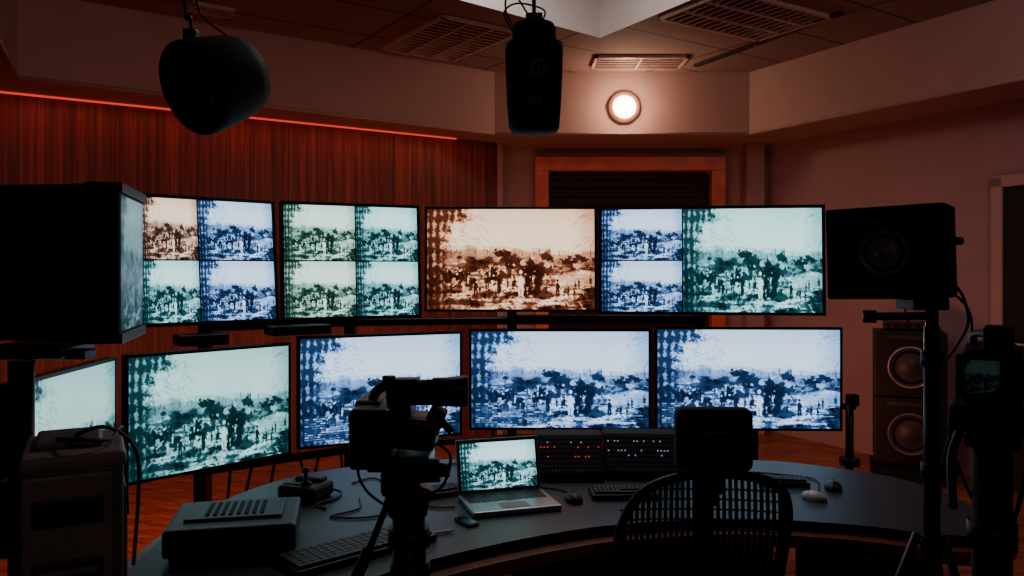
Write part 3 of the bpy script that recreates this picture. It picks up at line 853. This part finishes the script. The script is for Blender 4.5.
# ------------------------------------------------------------------ cables
cb = B('cable_bundle')
random.seed(7)
for i in range(9):
    x = -1.35+i*.09; yy = 3.3+i*.04
    cb.tube([(x, yy+.25, .66), (x+random.uniform(-.05, .05), yy+.2, .4), (x+random.uniform(-.1, .1), yy+.1, .1), (x+random.uniform(-.2, .2), yy-.1+random.uniform(-.1, .1), .012), (x+random.uniform(-.3, .3), yy+.5, .012)], .007, RUB)
for i in range(5):
    x = -1.5+i*.25
    cb.tube([(x, 4.3+i*.1, .01), (x+.2, 4.6, .01), (x+.1, 4.9+.1*i, .01), (x+.5, 5.0, .01), (x+.7, 5.2, .01)], .008, RUB)
for i in range(5):
    x = -.1+i*.3
    cb.tube([(x, 4.1, .7), (x+.03, 4.05, .4), (x+.1, 3.9, .05), (x+.3, 3.7, .012), (x+.1, 3.5, .012)], .007, RUB)
cb.done()
c2 = B('desk_cable')
for pts in ([(-.50, 2.62, 0), (-.48, 2.5, 0), (-.55, 2.42, 0), (-.42, 2.42, 0), (-.34, 2.55, 0), (-.34, 2.8, 0), (-.3, 3.0, 0)],
            [(-.56, 2.80, 0), (-.5, 2.87, 0), (-.42, 2.8, 0), (-.38, 2.95, 0), (-.2, 3.1, 0)],
            [(-.18, 2.52, 0), (-.25, 2.52, 0), (-.37, 2.62, 0), (-.36, 2.8, 0), (-.45, 2.95, 0)],
            [(.20, 2.66, 0), (.16, 2.72, 0), (.06, 2.78, 0), (.02, 2.95, 0), (.05, 3.08, 0)],
            [(1.02, 2.67, 0), (1.08, 2.85, 0), (.95, 2.93, 0), (.8, 2.98, 0), (.75, 3.1, 0)]):
    c2.tube([(x, y_, DZ+.004) for x, y_, _ in pts], .003, RUB)
c2.done()
pw = B('power_strip', (-1.75, 4.6, 0), (0, 0, .5)); pw.box((0, 0, .02), (.4, .07, .04), GREYD, bev=.006)
for i in range(5): pw.box((-.14+i*.07, 0, .055), (.04, .04, .04), BLK, bev=.004)
pw.done()

# ------------------------------------------------------------------ lights
def area(name, loc, target, sx, sy, power, col):
    l = bpy.data.lights.new(name, 'AREA'); l.shape = 'RECTANGLE'; l.size = sx; l.size_y = sy
    l.energy = power; l.color = col
    o = bpy.data.objects.new(name, l); scene.collection.objects.link(o); o.location = loc
    o.rotation_euler = (Vector(target)-Vector(loc)).to_track_quat('-Z', 'Y').to_euler(); return o
def point(name, loc, power, col, r=.05):
    l = bpy.data.lights.new(name, 'POINT'); l.energy = power; l.color = col; l.shadow_soft_size = r
    o = bpy.data.objects.new(name, l); scene.collection.objects.link(o); o.location = loc; return o
mid = (Vector(P0)*.42+Vector(P1)*.58)
o = area('led_wash_light', (mid.x+nrm.x*.2, mid.y+nrm.y*.2, SZ-.012), (mid.x, mid.y, 0), 4.2, .02, 6, (1, .13, .07))
o.rotation_euler = Euler((0, 0, math.atan2(d.y, d.x))).to_matrix().to_4x4().to_euler()
point('wall_lamp_light', (.96, 6.68, 2.894), 13, (1, .58, .38), .06)
area('recess_light', (.2, 4.4, CZ+.5), (.2, 4.4, 0), 1.0, 1.0, 20, (1, .88, .85))
area('floor_glow_light', (.6, 4.6, .5), (1.0, 6.4, 0), 2.4, .2, 24, (1, .30, .15))
area('floor_glow_light', (-1.7, 4.1, .9), (-2.0, 5.4, .5), 1.6, .2, 12, (1, .20, .10))
area('room_fill_light', (2.6, 3.0, 3.1), (3.0, 5.5, 1.2), .5, .5, 13, (1, .55, .53))  # added fill for the right wall and soffit, no fixture here
area('room_fill_light', (-1.5, 2.4, 3.1), (-1.9, 5.6, 2.4), .5, .5, 7, (1, .50, .45))  # added fill for the left side, no fixture here
area('room_fill_light', (.6, -1.6, 3.1), (.4, 2.0, 1.0), .5, .5, 5, (1, .7, .65))  # added faint fill behind the camera to bring out the foreground
wd = bpy.data.worlds.new('world'); scene.world = wd; wd.use_nodes = True
wd.node_tree.nodes['Background'].inputs[0].default_value = (.02, .012, .012, 1)

# ------------------------------------------------------------------ camera
cd = bpy.data.cameras.new('camera'); cd.sensor_width = 36; cd.lens = 28.125; cd.shift_y = -18/1024
co = bpy.data.objects.new('camera', cd); scene.collection.objects.link(co)
co.location = (0, 0, 1.5); co.rotation_euler = (pi/2, 0, 0); cd.clip_start = .05
scene.camera = co
